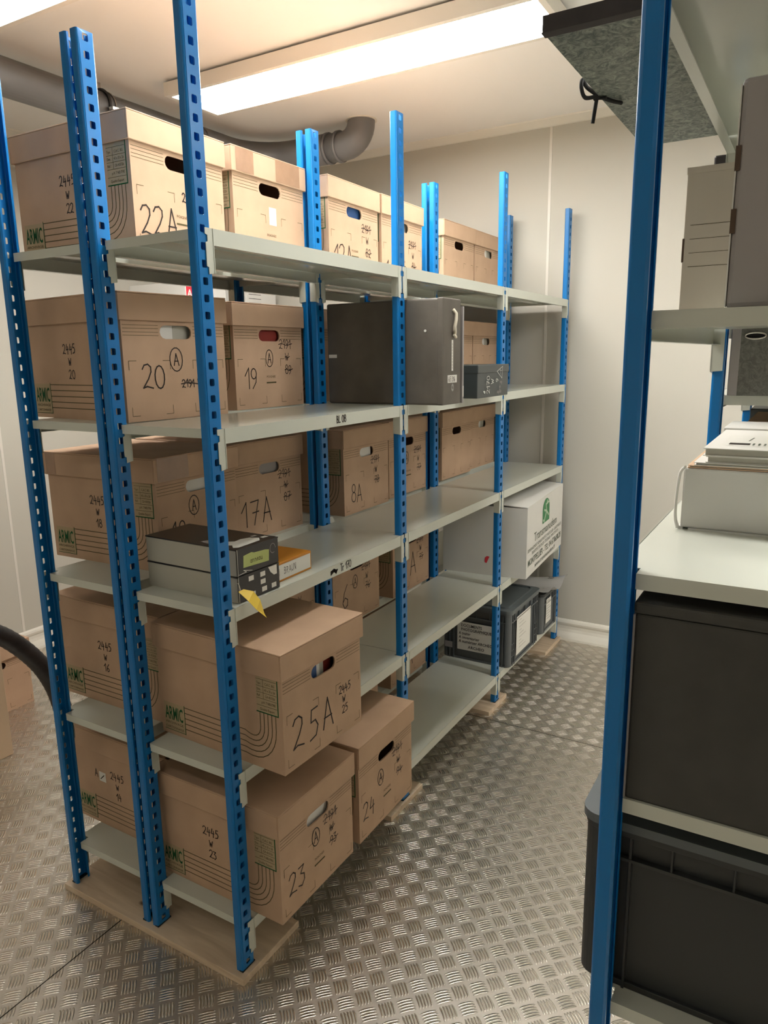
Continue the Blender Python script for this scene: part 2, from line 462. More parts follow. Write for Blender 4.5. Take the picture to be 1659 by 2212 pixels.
for xx in (1.12,):
    mb = MB()
    mb.tube([(xx-1.9+0, math.cos(t)*(PR_+.006), math.sin(t)*(PR_+.006)) for t in [2*math.pi*i/28 for i in range(29)]], .006, RUB, 8)
    mb.tube([(xx-1.9+.03, math.cos(t)*(PR_+.004), math.sin(t)*(PR_+.004)) for t in [2*math.pi*i/28 for i in range(29)]], .003, CHROME, 6)
    mb.box(xx-1.9-.01, xx-1.9+.012, -.006, .006, PR_, ZC-PZ-.001, CHROME)
    mb.box(xx-1.9-.012, xx-1.9+.035, -PR_-.03, -PR_-.004, -.02, -.008, CHROME)
    mb.build('pipe_clamp', pt)

# ------------------------------------------------------------------ racks
P_ = .035
PW, PA = .044, .022            # upright web width, arm depth
HX = .0212
def holes_web():
    hs = []
    for k in range(-12, 52):
        z = 1.8259 - P_*k
        a, b, c = .0074, .0078, .0020
        cx = HX
        hs.append([(cx-a+c, z-b), (cx+a-c, z-b), (cx+a, z-b+c), (cx+a, z+b-c), (cx+a-c, z+b), (cx-a+c, z+b), (cx-a, z+b-c), (cx-a, z-b+c)])
    return hs
def upright(name='upright'):
    z0, z1 = .020, 2.260
    r = .005
    mb = MB()
    hs = sorted(holes_web(), key=lambda h: h[0][1])
    zc = [sum(p[1] for p in h)/8 for h in hs]
    cuts = [z0] + [(zc[i]+zc[i+1])/2 for i in range(len(zc)-1)] + [z1]
    for i, h in enumerate(hs):
        mb.holed([(r, cuts[i]), (PW-r, cuts[i]), (PW-r, cuts[i+1]), (r, cuts[i+1])], [h], (Vector((0, 0, 0)), X, Z), BLUE)
    prof = [(r, 0)] + [(r-r*math.sin(t), r-r*math.cos(t)) for t in [math.pi/2*i/4 for i in range(1, 5)]] + [(0, PA-.003), (.003, PA), (.0075, PA)]
    for sgn in (0, 1):
        pp = [((PW-a) if sgn else a, b) for a, b in prof]
        for i in range(len(pp)-1):
            (a, b), (c, d) = pp[i], pp[i+1]
            f = mb.face([(a, b, z0), (c, d, z0), (c, d, z1), (a, b, z1)], BLUE, smooth=False)
    o = mb.build(name, merge=True, solid=.0018, normals=False)
    return o
UP = upright()
fm = MB()
fm.box(-.0015, PW+.0015, -.0015, PA*.5, .020, .0235, FOOT)
FOOTCAP = fm.build('foot_cap', UP)

BH = .034                        # beam height
def bracket(side):
    """plate hooked on the web, side=+1 covers the right half, -1 the left half; local x=0 is upright's left edge, z=0 shelf top"""
    xr = PW+.0042; x0 = HX+.0035; xm = x0+.0065
    out = [(x0, 0), (xr, 0), (xr, -.090), (xm, -.093), (xm, -.079), (x0+.001, -.077), (x0+.001, -.029), (xm, -.027), (xm, -.0145), (x0, -.0125)]
    if side < 0:
        x0b = HX-.0035
        xl = -.0042; xm = x0b-.0065
        out = [(xl, 0), (x0b, 0), (x0b, -.0125), (xm, -.0145), (xm, -.027), (x0b-.001, -.029), (x0b-.001, -.077), (xm, -.079), (xm, -.093), (xl, -.090)]
    mb = MB()
    mb.holed(out, [], (Vector((0, -.0020, 0)), X, Z), GREYM, thick=.0016)
    xa = xr if side > 0 else -.0042
    # leg folded round the arm of the upright, tapering under the beam
    t = .0016*side
    pts = [(-.0036, 0), (PA, 0), (PA, -.088), (-.0036, -.090)]
    mb.prism(pts, 'x', xa-(t if side > 0 else t), xa, GREYM)
    return mb.build('bracket')
BR = bracket(1); BL = bracket(-1)

def shelf_mesh(x0, x1, D, texts=None, rear_flip=False, BEAM=GREYM):
    """tray between uprights at x0 and x1 (left edges), local coordinates of rack, z=0 shelf top"""
    mb = MB()
    a = x0+PW/2+.0007; b = x1+PW/2-.0007
    xl, xr = x0+PW+.006, x1-.006
    yn = PA+.003
    outline = [(xl, -.0030), (xr, -.0030), (xr, yn), (b, yn), (b, D-.004), (a, D-.004), (a, yn), (xl, yn)]
    mb.holed(outline, [], (Vector((0, 0, 0)), X, Y), GREYM, thick=.0012)
    for (yy, s) in ((-.0036, 1), (D-.0036, 1)):
        # beam: face plate, lower lip turned inwards, little step at the top
        mb.box(xl-.002, xr+.002, yy, yy+.0016, -BH, 0 if s > 0 else 0, GREYM)
        mb.box(xl-.002, xr+.002, yy+.0016 if yy < 0 else yy-.014, yy+.016 if yy < 0 else yy, -BH, -BH+.0015, GREYM)
    for xx in (a, b-.0012):
        mb.box(xx, xx+.0012, yn, D-.006, -.021, -.0012, GREYM)
    mb.box(a+.0012, b-.0012, D*.5-.02, D*.5+.02, -.014, -.0012, GREYM)
    if texts:
        for t in texts: t(mb)
    return mb.build('shelf')

def hand(mb, s, x, y, h, fr, m=MARK, wd=.0032, sp=1.0, strike=False, wob=True):
    """handwritten characters"""
    cx = x
    for ch in s:
        g = GLYPH.get(ch)
        if g is None: cx += h*.45*sp; continue
        gw, strokes = g
        dx, dy = (random.uniform(-.03, .03)*h, random.uniform(-.04, .04)*h) if wob else (0, 0)
        for st in strokes:
            mb.ribbon([(cx+dx+p[0]*h, y+dy+p[1]*h) for p in st], wd, fr, m)
        cx += (gw+.14)*h*sp
    if strike:
        n = 6; pts = []
        for i in range(n+1):
            pts.append((x-.15*h + (cx-x+.25*h)*i/n, y + h*(.45 + .10*math.sin(i*1.3))))
        mb.ribbon(pts, wd*1.1, fr, m, off=.0010)
    return cx
def circ(cx, cy, rx, ry, a0=0, a1=360, n=14):
    return [(cx+rx*math.cos(math.radians(a0+(a1-a0)*i/n)), cy+ry*math.sin(math.radians(a0+(a1-a0)*i/n))) for i in range(n+1)]
GLYPH = {
 '0': (.5, [circ(.25, .5, .24, .48, 90, 450)]),
 '1': (.32, [[(0, .62), (.28, 1), (.28, 0)]]),
 '2': (.5, [[(.02, .8), (.12, .96), (.3, 1), (.44, .88), (.44, .68), (.3, .4), (.02, .02), (.2, .08), (.5, 0)]]),
 '3': (.45, [[(.02, .95), (.38, .96), (.16, .62), (.4, .5), (.42, .22), (.24, .0), (.0, .1)]]),
 '4': (.5, [[(.18, 1), (.03, .4), (.45, .45)], [(.36, .75), (.32, -.05)]]),
 '5': (.45, [[(.42, 1), (.12, .98), (.08, .58), (.3, .6), (.42, .38), (.32, .08), (.02, .0)]]),
 '6': (.45, [[(.38, 1), (.14, .66), (.03, .25), (.16, .0), (.38, .1), (.4, .34), (.2, .46), (.05, .3)]]),
 '7': (.5, [[(.02, .95), (.48, .98), (.2, 0)], [(.12, .5), (.48, .52)]]),
 '8': (.45, [circ(.23, .76, .17, .23, -60, 300), circ(.23, .26, .22, .27, 70, 430)]),
 '9': (.45, [circ(.22, .72, .19, .25, 0, 360), [(.41, .74), (.36, .3), (.12, 0)]]),
 'A': (.52, [[(.02, 0), (.26, 1), (.52, 0)], [(.08, .36), (.46, .36)]]),
 'W': (.62, [[(0, 1), (.14, .05), (.3, .7), (.44, .05), (.64, 1)]]),
 'B': (.45, [[(.04, 0), (.05, 1), (.32, .9), (.3, .6), (.06, .52), (.38, .42), (.36, .06), (.02, .02)]]),
 'L': (.42, [[(.1, 1), (.04, .03), (.42, .06)]]),
 'T': (.5, [[(0, 1), (.5, .98)], [(.25, 1), (.24, 0)]]),
 'r': (.3, [[(.05, .6), (.06, 0)], [(.06, .4), (.28, .6)]]),
 'R': (.45, [[(.04, 0), (.05, 1), (.34, .9), (.32, .58), (.08, .5), (.42, 0)]]),
 'U': (.45, [[(.04, 1), (.04, .2), (.2, 0), (.4, .2), (.42, 1)]]),
 'N': (.5, [[(.04, 0), (.06, 1), (.42, 0), (.46, 1)]]),
 'K': (.45, [[(.04, 0), (.06, 1)], [(.42, 1), (.08, .45), (.44, 0)]]),
 'O': (.5, [circ(.25, .5, .24, .48, 90, 450)]),
 'a': (.4, [circ(.18, .28, .17, .26, 20, 380), [(.36, .55), (.38, 0)]]),
 'n': (.4, [[(.04, .55), (.05, 0)], [(.05, .4), (.25, .56), (.34, .4), (.36, 0)]]),
 'u': (.4, [[(.04, .55), (.06, .1), (.22, .0), (.34, .2), (.36, .55)], [(.36, .3), (.40, 0)]]),
 'e': (.35, [[(.04, .28), (.32, .34), (.2, .56), (.04, .36), (.1, .04), (.34, .08)]]),
 'g': (.4, [circ(.18, .28, .16, .24, 0, 360), [(.35, .5), (.34, -.2), (.08, -.3)]]),
 'l': (.15, [[(.05, 1), (.08, 0)]]),
 'd': (.4, [circ(.18, .25, .16, .24, 0, 360), [(.36, 1), (.36, 0)]]),
 '?': (.4, [[(.0, .8), (.2, 1), (.36, .8), (.18, .5), (.16, .25)]]),
 '-': (.3, [[(0, .5), (.3, .5)]]),
 '/': (.3, [[(0, 0), (.3, 1)]]),
}

XS = [0, .8456, 1.7014, 2.5676]
SZ = [1.8289, 1.4089, .9889, .5689, .1489]
DA = .3072
def make_rack(name, label, cat, y0, flip, levels, xs, zoff=0, texts=None, group=None, x_off=0):
    t = thing(name, (x_off, y0, zoff), label, cat, group)
    s = -1 if flip else 1
    ups = []
    for x in xs:
        for yy in (0, DA):
            u = UP.copy(); COL.objects.link(u); u.parent = t
            c = FOOTCAP.copy(); COL.objects.link(c); c.parent = u
            u.location = (x, s*yy, 0); ups.append(u)
            if flip: u.scale = (1, -1, 1)
            # rear uprights of each rack keep their holed side towards the aisle of that rack
    for i in range(len(xs)-1):
        for li, z in enumerate(levels[i]):
            tx = (texts or {}).get((i, li))
            sh = shelf_mesh(xs[i], xs[i+1], DA, tx)
            sh.parent = t; sh.location = (0, 0, z-zoff)
            if flip: sh.scale = (1, -1, 1)
            for yy in (0, DA):
                for proto, xx in ((BR, xs[i]), (BL, xs[i+1])):
                    b = proto.copy(); COL.objects.link(b); b.parent = sh
                    b.location = (xx, yy-.0018, -.0003)
    return t
def t_bl(mb):
    fr = (Vector((0, -.0036, -BH)), X, Z)
    hand(mb, 'BL 08', .490, .010, .019, fr, wd=.003, sp=.85)
def t_tr(mb):
    fr = (Vector((0, -.0036, -BH)), X, Z)
    hand(mb, 'Tr 170', .488, .008, .021, fr, wd=.0026, sp=.8)
    for k in range(4):
        mb.ribbon([(.440, .009+.003*k), (.455, .016+.002*k), (.466, .008+.003*k), (.472, .017)], .004, fr, MARK)
lv = [SZ, SZ, SZ]
make_rack('storage_rack', 'blue and grey steel rack along the aisle, nearer of the back to back pair', 'shelving rack',
          0, False, lv, XS, texts={(0, 1): [t_bl], (0, 2): [t_tr]})
make_rack('storage_rack', 'blue and light grey steel rack row behind, packed with lidded brown archive boxes', 'shelving rack',
          .6729, True, lv, XS)
XC, YC = -.262, -.930
xc = [0, .8456, 1.6912]
levC = [[1.990, 1.608, 1.285, .966, .636, .25], [2.045, 1.70, 1.466, 1.10, .70, .25]]
make_rack('storage_rack', 'blue and light grey steel rack on the right edge with a near corner post', 'shelving rack',
          YC, True, levC, xc, zoff=-.020, x_off=XC)
for o in (UP, FOOTCAP, BR, BL):
    bpy.data.objects.remove(o)

# ------------------------------------------------------------------ boards under the uprights
def plank(x0, x1, y0, y1, label):
    mb = MB().box(x0, x1, y0, y1, 0, .020, WOOD)
    o = mb.build('pine_board', bevel=.0015)
    return tag(o, label, 'wooden board', 'pine boards under the rack feet')
plank(-.018, .213, -.017, .690, 'pale pine board under the nearest end posts of the racks')
plank(.745, .976, -.010, .690, 'pale pine board end peeking out beside the lower box marked 24')
plank(1.605, 1.815, -.012, .690, 'pale pine board under the third aisle post, before the grey crates')
plank(2.364, 2.622, -.018, .690, 'pale pine board farthest away under the last posts near the white skirting')

# ------------------------------------------------------------------ archive boxes
BW, BLn, BHt, BO, LH = .326, .434, .3158, .0065, .0682
def stadium(cx, cy, w_, h_, n=6):
    r = h_/2; pts = []
    for i in range(n+1):
        t = -math.pi/2 + math.pi*i/n; pts.append((cx+w_/2-r+r*math.cos(t), cy+r*math.sin(t)))
    for i in range(n+1):
        t = math.pi/2 + math.pi*i/n; pts.append((cx-w_/2+r+r*math.cos(t), cy+r*math.sin(t)))
    return pts
def corner_marks(mb, fr, x0, x1, z0, z1, L=.022, wd=.0013):
    for x, sx in ((x0, 1), (x1, -1)):
        for z, sz in ((z0, 1), (z1, -1)):
            mb.ribbon([(x+sx*L, z), (x, z), (x, z+sz*L)], wd, fr, PRINT, off=.0004)
def archive_body(front=(), side=None, prints=True, poignee=False):
    mb = MB()
    t = .004; hb = BHt-.006
    hole = stadium(.163, .221, .100, .034)
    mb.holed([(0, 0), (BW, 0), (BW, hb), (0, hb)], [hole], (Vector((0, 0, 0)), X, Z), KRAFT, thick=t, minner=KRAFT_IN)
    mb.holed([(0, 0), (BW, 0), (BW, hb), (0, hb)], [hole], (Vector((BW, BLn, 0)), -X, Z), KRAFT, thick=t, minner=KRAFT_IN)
    mb.box(0, t, t, BLn-t, 0, hb, KRAFT); mb.box(BW-t, BW, t, BLn-t, 0, hb, KRAFT)
    mb.box(t, BW-t, t, BLn-t, 0, t, KRAFT)
    fr = (Vector((0, 0, 0)), X, Z)
    for z in (.237, .229, .220, .212):
        mb.ribbon([(.004, z), (.108, z)], .0011, fr, PRINT, off=.0003)
        mb.ribbon([(.218, z), (.322, z)], .0011, fr, PRINT, off=.0003)
    corner_marks(mb, fr, .014, .138, .014, .150)
    corner_marks(mb, fr, .212, .316, .014, .150)
    if poignee:
        mb.text('POIGNEE', .010, .163, .092, fr, PRINT, center=True, width=.042)
        mb.ribbon([(.142, .077), (.185, .077)], .0045, fr, PRINT)
    # long side towards the rack end
    fs = (Vector((0, BLn, 0)), -Y, Z)       # u = BLn - s
    def q(s): return BLn-s
    mb.rect(q(.422), .012, q(.345), .092, fs, PANELPR, off=.0003)
    mb.text('ARMIC', .054, q(.418), .044, fs, GREEN, width=.068, bold=.014)
    mb.text('ARCHIVAGE', .010, q(.418), .031, fs, PRINT, width=.068)
    mb.text('CARTONNAGE', .009, q(.418), .018, fs, PRINT, width=.068)
    mb.ribbon([(q(.343), .012), (q(.343), .094)], .0022, fs, GREEN)
    mb.ribbon([(q(.422), .0125), (q(.343), .0125)], .0014, fs, GREEN)
    for i in range(5):
        z = .090-.0155*i; sv = .072-.0125*i
        pts = [(q(.343), z), (q(.125), z)]
        for k in range(1, 9):
            a = math.pi/2*k/8
            s_ = .125-(.125-sv)*math.sin(a)
            zz = z - .012*math.sin(2*a) + (.112-z)*(1-math.cos(a))
            pts.append((q(s_), zz))
        pts.append((q(sv), .152))
        mb.ribbon(pts, .0022, fs, PRINT, off=.0003)
    # printed info panel
    mb.rect(q(.081), .152, q(.013), .247, fs, PANELPR, off=.0003)
    mb.ribbon([(q(.013), .247), (q(.013), .152), (q(.081), .152)], .0030, fs, GREEN)
    for z in (.238, .220, .204, .188, .170):
        mb.ribbon([(q(.080), z), (q(.016), z)], .0009, fs, PRINT)
    mb.ribbon([(q(.058), .188), (q(.058), .238)], .0009, fs, PRINT)
    for tx, s_, z, wd_ in (('Type :', .078, .225, .016), ('C.A.C. BG', .052, .225, .030), ('Dim. :', .078, .209, .016), ('43 x 33 x 26', .054, .209, .034), ('Réf. :', .078, .193, .014), ('CA 433326', .052, .193, .031), ('p.H. 7 NEUTRE', .064, .176, .044), ('Qualité Export', .070, .158, .046)):
        mb.text(tx, .009, q(s_), z, fs, PRINT, width=wd_)
    for f in front: f(mb, fr)
    if side:
        hand(mb, '2445', q(.262), .172, .024, fs, wd=.0026)
        hand(mb, 'W', q(.240), .140, .018, fs, wd=.0026)
        hand(mb, side, q(.243), .106, .023, fs, wd=.0026)
        if side == '14':
            mb.rect(q(.315), .150, q(.285), .182, fs, STICK, off=.0006)
            mb.ribbon([(q(.308), .158), (q(.292), .173)], .003, fs, MARK, off=.0012)
            hand(mb, 'A', q(.335), .160, .026, fs, wd=.0024)
    return mb
def lid_obj(parent, tape=None):
    mb = MB(); t = .004; o = BO+.001
    z0, z1 = BHt-LH, BHt
    mb.box(-o, BW+o, -o, BLn+o, z1-t, z1, KRAFT)
    mb.box(-o, BW+o, -o, -o+t, z0, z1-t, KRAFT); mb.box(-o, BW+o, BLn+o-t, BLn+o, z0, z1-t, KRAFT)
    mb.box(-o, -o+t, -o+t, BLn+o-t, z0, z1-t, KRAFT); mb.box(BW+o-t, BW+o, -o+t, BLn+o-t, z0, z1-t, KRAFT)
    l = mb.build('lid', parent, bevel=.0018)
    if tape:
        fr = (Vector((0, -o, 0)), X, Z); fs = (Vector((-o, BLn, 0)), -Y, Z)
        for a, b, f_ in tape:
            tb = MB(); tb.rect(a, z0+.003, b, z1-.002, fr if f_ == 'f' else fs, TAPE, off=.0007)
            tb.build('packing_tape', l)
    return l
def wr(s, x, z, h, strike=False, wd=.0032, sp=1.0):
    return lambda mb, fr: hand(mb, s, x, z, h, fr, wd=wd, strike=strike, sp=sp)
def cA(x, z, rx=.017, rz=.026, h=.030, wd=.0028):
    def f(mb, fr):
        mb.ribbon(circ(x, z, rx, rz, 80, 460, 18), wd, fr, MARK)
        hand(mb, 'A', x-h*.26, z-h*.5, h, fr, wd=wd, wob=False)
    return f
def old(no, x=.222, z=.178, wstrike=False, h=.028):
    return [wr('2191', x-.022, z, h, True, .0022, 1.0), wr('W', x+.006, z-.038, h*.85, wstrike, .0022), wr(no, x+.004, z-.080, h, True, .0024)]
def sticker(x0, z0, x1, z1):
    return lambda mb, fr: mb.rect(x0, z0, x1, z1, fr, STICK, off=.0006)
def box_obj(x, y, lvl, rot, label, front=(), side=None, poignee=False, content=None, tape=None, z=None, group='lidded brown archive boxes'):
    t = thing('archive_box', (x, y, SZ[lvl] if z is None else z), label, 'cardboard box', group, rot)
    archive_body(front, side, poignee=poignee).build('body', t)
    lid_obj(t, tape)
    if content:
        k, x0, x1 = content
        for i, (m_, a, b) in enumerate(k):
            MB().box(x0+(x1-x0)*a, x0+(x1-x0)*b-.001, .012+.004*i, .30, .005, .245, m_).build('file_folder', t)
    return t
G3 = [(PAPER, 0, .48), (GREYBOARD, .50, 1)]
# top level
box_obj(.149, .341, 0, .017, 'closed brown archive box marked 22A, nearest on the top shelf', [wr('22A', .018, .040, .068, wd=.0042), wr('2445', .165, .135, .022), ], '22', poignee=True)
box_obj(.508, .340, 0, -.009, 'brown archive box with brown tape on its lid and a blank white sticker, top shelf', [sticker(.155, .125, .188, .175)], None, poignee=True,
        tape=[(.010, .085, 'f'), (.185, .300, 'f')])
box_obj(.939, .313, 0, .019, 'brown archive box marked 12A, third along the top shelf', [wr('12A', .030, .038, .070, wd=.0038)] + old('82', .235, .165), None, True, content=([(FBLUE, 0, 1)], .11, .22))
box_obj(1.285, .315, 0, .010, 'brown archive box with struck number 84 behind the tall second aisle post, top shelf', [wr('11A', .030, .020, .07, wd=.0038)] + old('84', .235, .150), None, True, content=(G3, .10, .24))
box_obj(1.866, .343, 0, 0, 'unmarked brown archive box, left one of the far pair on the top shelf')
box_obj(2.213, .345, 0, 0, 'unmarked brown archive box, last on the right of the top shelf', content=(G3, .10, .24))
# second level
box_obj(.075, .338, 1, -.10, 'brown archive box marked 20 with a circled A, second shelf from the top', [wr('20', .050, .080, .060, wd=.0036), cA(.158, .152, .020, .030, .030), wr('2191 W 90', .172, .080, .020, True, .0026)], '20', content=(G3, .10, .23))
box_obj(.505, .366, 1, -.015, 'brown archive box marked 19 with a circled A, beside the charcoal upright box', [wr('19', .040, .062, .062, wd=.0034), cA(.158, .152)] + old('89', .232, .182, True), None, True, content=([(FRED, 0, 1)], .11, .22))
for xx, nm in ((.915, 'brown archive box mostly hidden by the big charcoal case, left of two'), (1.30, 'brown archive box mostly hidden by the big charcoal case, right of two')):
    box_obj(xx, .372, 1, 0, nm)
box_obj(1.925, .372, 1, 0, 'unmarked brown archive box above the slate box, left of the pair on the second shelf')
box_obj(2.262, .372, 1, 0, 'unmarked brown archive box on the second shelf seen left of the third aisle post', content=(G3, .10, .24))
# third level
box_obj(.172, .372, 2, .030, 'brown archive box marked 18 with tape on its lid corner, third shelf', [wr('18', .045, .070, .060, wd=.0036), cA(.140, .165, .020, .028), wr('C', .125, .08, .04)], '18', content=([(PAPER, 0, 1)], .11, .235),
        tape=[(.004, .120, 'f'), (.005, .045, 's')])
box_obj(.513, .400, 2, -.030, 'brown archive box marked 17A, third shelf from the top', [wr('17A', .020, .045, .080, wd=.0040, sp=1.15)] + old('87', .228, .180, True), None, content=([(LILAC, 0, 1)], .11, .235))
box_obj(1.003, .322, 2, .011, 'brown archive box marked 8A, third shelf from the top', [wr('8A', .048, .042, .066, wd=.0034)] + old('78', .215, .172), None, content=([(PAPER, 0, .85)], .11, .23))
box_obj(1.368, .345, 2, 0, 'brown archive box with circled A and struck 77, third shelf', [cA(.150, .152)] + old('77', .240, .165), None, True)
box_obj(1.869, .351, 2, 0, 'unmarked brown archive box, left of the far pair on the third shelf')
box_obj(2.228, .372, 2, 0, 'unmarked brown archive box, right of the far pair on the third shelf', content=(G3, .10, .24))
# fourth level
box_obj(.122, .345, 3, 0, 'brown archive box marked 2445 W 16, fourth shelf from the top', [], '16')
box_obj(.506, .345, 3, 0, 'brown archive box glimpsed above the box marked 25A, fourth shelf', old('91', .225, .20), None)
box_obj(.913, .323, 3, 0, 'brown archive box marked 6 with circled A and struck 76', [wr('6', .060, .070, .090, wd=.0034), cA(.150, .155)] + old('76', .220, .185), None)
box_obj(1.352, .323, 3, 0, 'brown archive box with struck 75, fourth shelf beside the third inner post', [wr('A', .145, .06, .10, wd=.004)] + old('75', .232, .190), None)
# lowest level
box_obj(.116, .345, 4, -.01, 'brown archive box marked 2445 W 14 with a small white sticker, lowest shelf', [], '14')
box_obj(.506, .345, 4, 0, 'brown archive box on the lowest shelf behind the boxes marked 23 and 24', old('80', .2, .20), None)
box_obj(.925, .345, 4, 0, 'brown archive box with struck 74, lowest shelf beyond box 24', old('74', .232, .190), None)
box_obj(1.360, .345, 4, 0, 'brown archive box with struck 73 low behind the third inner post', [wr('A', .145, .05, .10, wd=.004)] + old('73', .232, .190), None)
# front rack
box_obj(.076, -.107, 3, -.037, 'big brown archive box marked 25A jutting out over the aisle', [wr('25A', .034, .048, .082, wd=.0042, sp=1.2), wr('2445', .225, .118, .022, wd=.0026), wr('W', .240, .090, .018, wd=.0026), wr('25', .238, .060, .022, wd=.0026)], None,
        content=([(FBLUE, 0, .35), (PAPER, .36, .5), (GREYBOARD, .52, .68), (FRED, .70, 1)], .11, .225))
box_obj(.427, -.088, 4, .008, 'brown archive box marked 24 with circled A, lowest and standing out into the aisle', [wr('24', .022, .060, .056, wd=.0036), cA(.125, .152)] + old('94', .222, .182, True), None, True)
box_obj(.064, -.086, 4, -.006, 'brown archive box marked 23 with circled A, lowest at the near corner', [wr('23', .030, .058, .060, wd=.0036), cA(.150, .160)] + old('93', .210, .172, True), '23', True, content=([(PAPER, 0, 1)], .11, .22))
# floor at the far left
box_obj(.392, 1.920, 0, 0, 'brown archive box standing on the metal floor behind the black hose', z=0)

# ------------------------------------------------------------------ light kraft box, hose
t = thing('tall_carton', (.139, 1.74, 0), 'tall pale carton on the floor cut off by the left edge', 'cardboard box')
mb = MB(); mb.box(-.24, .24, -.184, .16, 0, .72, BEIGE); mb.build('body', t, bevel=.003)
mb = MB()
for sgn in (-1, 1): mb.box(-.24, .24, -.012 if sgn < 0 else -.008, -.010 if sgn < 0 else .158, .722, .726, BEIGE)
mb.box(-.24, .24, -.184, -.016, .722, .726, BEIGE)
mb.build('flap', t)
hp = [(-.62, 1.2, .02), (-.60, 1.2, .25), (-.52, 1.2, .45), (-.38, 1.2, .60), (-.2, 1.2, .695), (-.02, 1.2, .72), (.10, 1.2, .695), (.19, 1.2, .640), (.275, 1.2, .545), (.335, 1.2, .445), (.375, 1.205, .33), (.395, 1.21, .20), (.40, 1.22, .034)]
def smooth(pts, n=6):
    P = [Vector(p) for p in pts]; out = []
    for i in range(len(P)-1):
        p0, p1, p2, p3 = P[max(i-1, 0)], P[i], P[i+1], P[min(i+2, len(P)-1)]
        for k in range(n):
            t_ = k/n
            out.append(0.5*((2*p1)+(-p0+p2)*t_+(2*p0-5*p1+4*p2-p3)*t_**2+(-p0+3*p1-3*p2+p3)*t_**3))
    out.append(P[-1]); return out
sp = smooth(hp, 10)
mb = MB(); mb.tube(sp, (.032), RUB, 18, radii=[.032+(.0012 if i % 2 else 0) for i in range(len(sp))])
tag(mb.build('rubber_hose'), 'thick black rubber hose arching above the floor at the left edge', 'hose')

# ------------------------------------------------------------------ cabinet with white boxes near the left wall
t = thing('metal_cabinet', (2.20, 2.10, 0), 'cream steel cabinet against the left wall behind the racks', 'cabinet')
MB().box(-.40, .40, -.25, .22, 0, 1.74, CABINET).build('body', t, bevel=.003)
for s in (-1, 1):
    d = MB().box(.003 if s > 0 else -.397, .397 if s > 0 else -.003, -.268, -.251, .04, 1.72, CABINET).build('door', t, bevel=.002)
    MB().tube([(.03*s, -.275, .85), (.03*s, -.275, 1.0)], .006, CHROME, 10).build('handle', d)
def wbox(x0, x1, label, deco):
    mb = MB(); mb.box(x0, x1, 1.862, 2.30, 1.741, 1.975, WHITEC)
    deco(mb, (Vector((x0, 1.862, 1.741)), X, Z))
    return tag(mb.build('white_carton', bevel=.002), label, 'cardboard box', 'white cartons on the cabinet')
def d1(mb, fr):
    mb.rect(.005, .135, .055, .215, fr, SIGNRED); mb.text('A', .055, .03, .155, fr, STICK, center=True, bold=.02)
def d2(mb, fr): mb.text('24', .035, .02, .18, fr, MARK)
def d3(mb, fr):
    for z in (.15, .175, .2): mb.ribbon([(.02, z), (.13, z)], .003, fr, MARK)
wbox(1.815, 1.95, 'white carton with a red square letter A label, just above the box marked 20', d1)
wbox(1.955, 2.13, 'white carton printed 24 beside the red labelled carton', d2)
wbox(2.31, 2.585, 'white carton with dark ruled lines, farthest above the box marked 19', d3)

# ------------------------------------------------------------------ film boxes, orange box, yellow tag
def film_box(z, label, deco, topdeco=None):
    t = thing('photo_plate_box', (.074, .010, z), label, 'flat box', 'black and grey photo boxes', -.02)
    h = .066
    mb = MB(); mb.box(0, .150, .0, .308, 0, h-.003, GREYBOARD); mb.build('body', t, bevel=.001)
    mb = MB(); mb.box(-.001, .151, -.0035, .309, h-.0028, h, BLACKB); mb.box(.001, .149, -.0035, -.0005, .002, h-.0028, BLACKB)
    fr = (Vector((0, -.0035, 0)), X, Z)
    mb.ribbon([(.001, .001), (.001, h-.001)], .0018, fr, GREYBOARD)
    deco(mb, fr)
    if topdeco: topdeco(mb, (Vector((0, 0, h)), X, Y))
    mb.build('black_cover', t)
    return t
def deco_low(mb, fr):
    for a, b in ((.036, .047), (.078, .047), (.078, .028), (.040, .006), (.082, .008), (.118, .008)):
        mb.rect(a, b, a+.018, b+.012, fr, STICK)
    mb.polyf([(.108, .064), (.140, .064), (.140, .040), (.128, .040), (.116, .050)], fr, STICK)
def deco_hi(mb, fr):
    mb.polyf([(.020, .018), (.112, .014), (.114, .042), (.100, .045), (.060, .047), (.050, .050), (.022, .047)], fr, LIME)
    hand(mb, 'anneau', .045, .024, .014, fr, m=PRINT, wd=.0014)
    mb.ribbon([(.004, .004), (.03, .006), (.02, .012), (.05, .005)], .0012, fr, STICK)
    mb.ribbon(circ(.128, .042, .010, .012, 0, 300), .0010, fr, LILAC)
def top_hi(mb, fr):
    mb.polyf([(.012, .018), (.020, .008), (.10, .012), (.118, .030), (.108, .052), (.085, .062), (.060, .058), (.052, .070), (.030, .060), (.020, .048), (.028, .036)], fr, STICK)
    mb.polyf([(.012, .10), (.05, .085), (.058, .115), (.02, .135)], fr, LILAC)
    mb.polyf([(.122, .020), (.140, .018), (.141, .032), (.124, .034)], fr, STICK)
    mb.polyf([(.118, .052), (.134, .050), (.135, .060), (.120, .062)], fr, STICK)
film_box(SZ[2], 'flat box with black end and small white squares, under its twin at the near post', deco_low)
film_box(SZ[2]+.0668, 'flat black topped box with a lime tape label, uppermost by the near post', deco_hi, top_hi)
t = thing('card_box', (.232, .030, SZ[2]), 'flat orange box hand lettered BRAUN beside the black boxes', 'flat box', rz=.02)
mb = MB(); mb.box(0, .168, 0, .135, 0, .052, ORANGE)
mb.build('body', t, bevel=.001)
mb = MB(); fr = (Vector((0, 0, 0)), X, Z)
mb.rect(.004, .006, .162, .046, fr, STICK, off=.0016)
hand(mb, 'alc BRAUN', .012, .018, .018, (Vector((0, -.001, 0)), X, Z), wd=.0016)
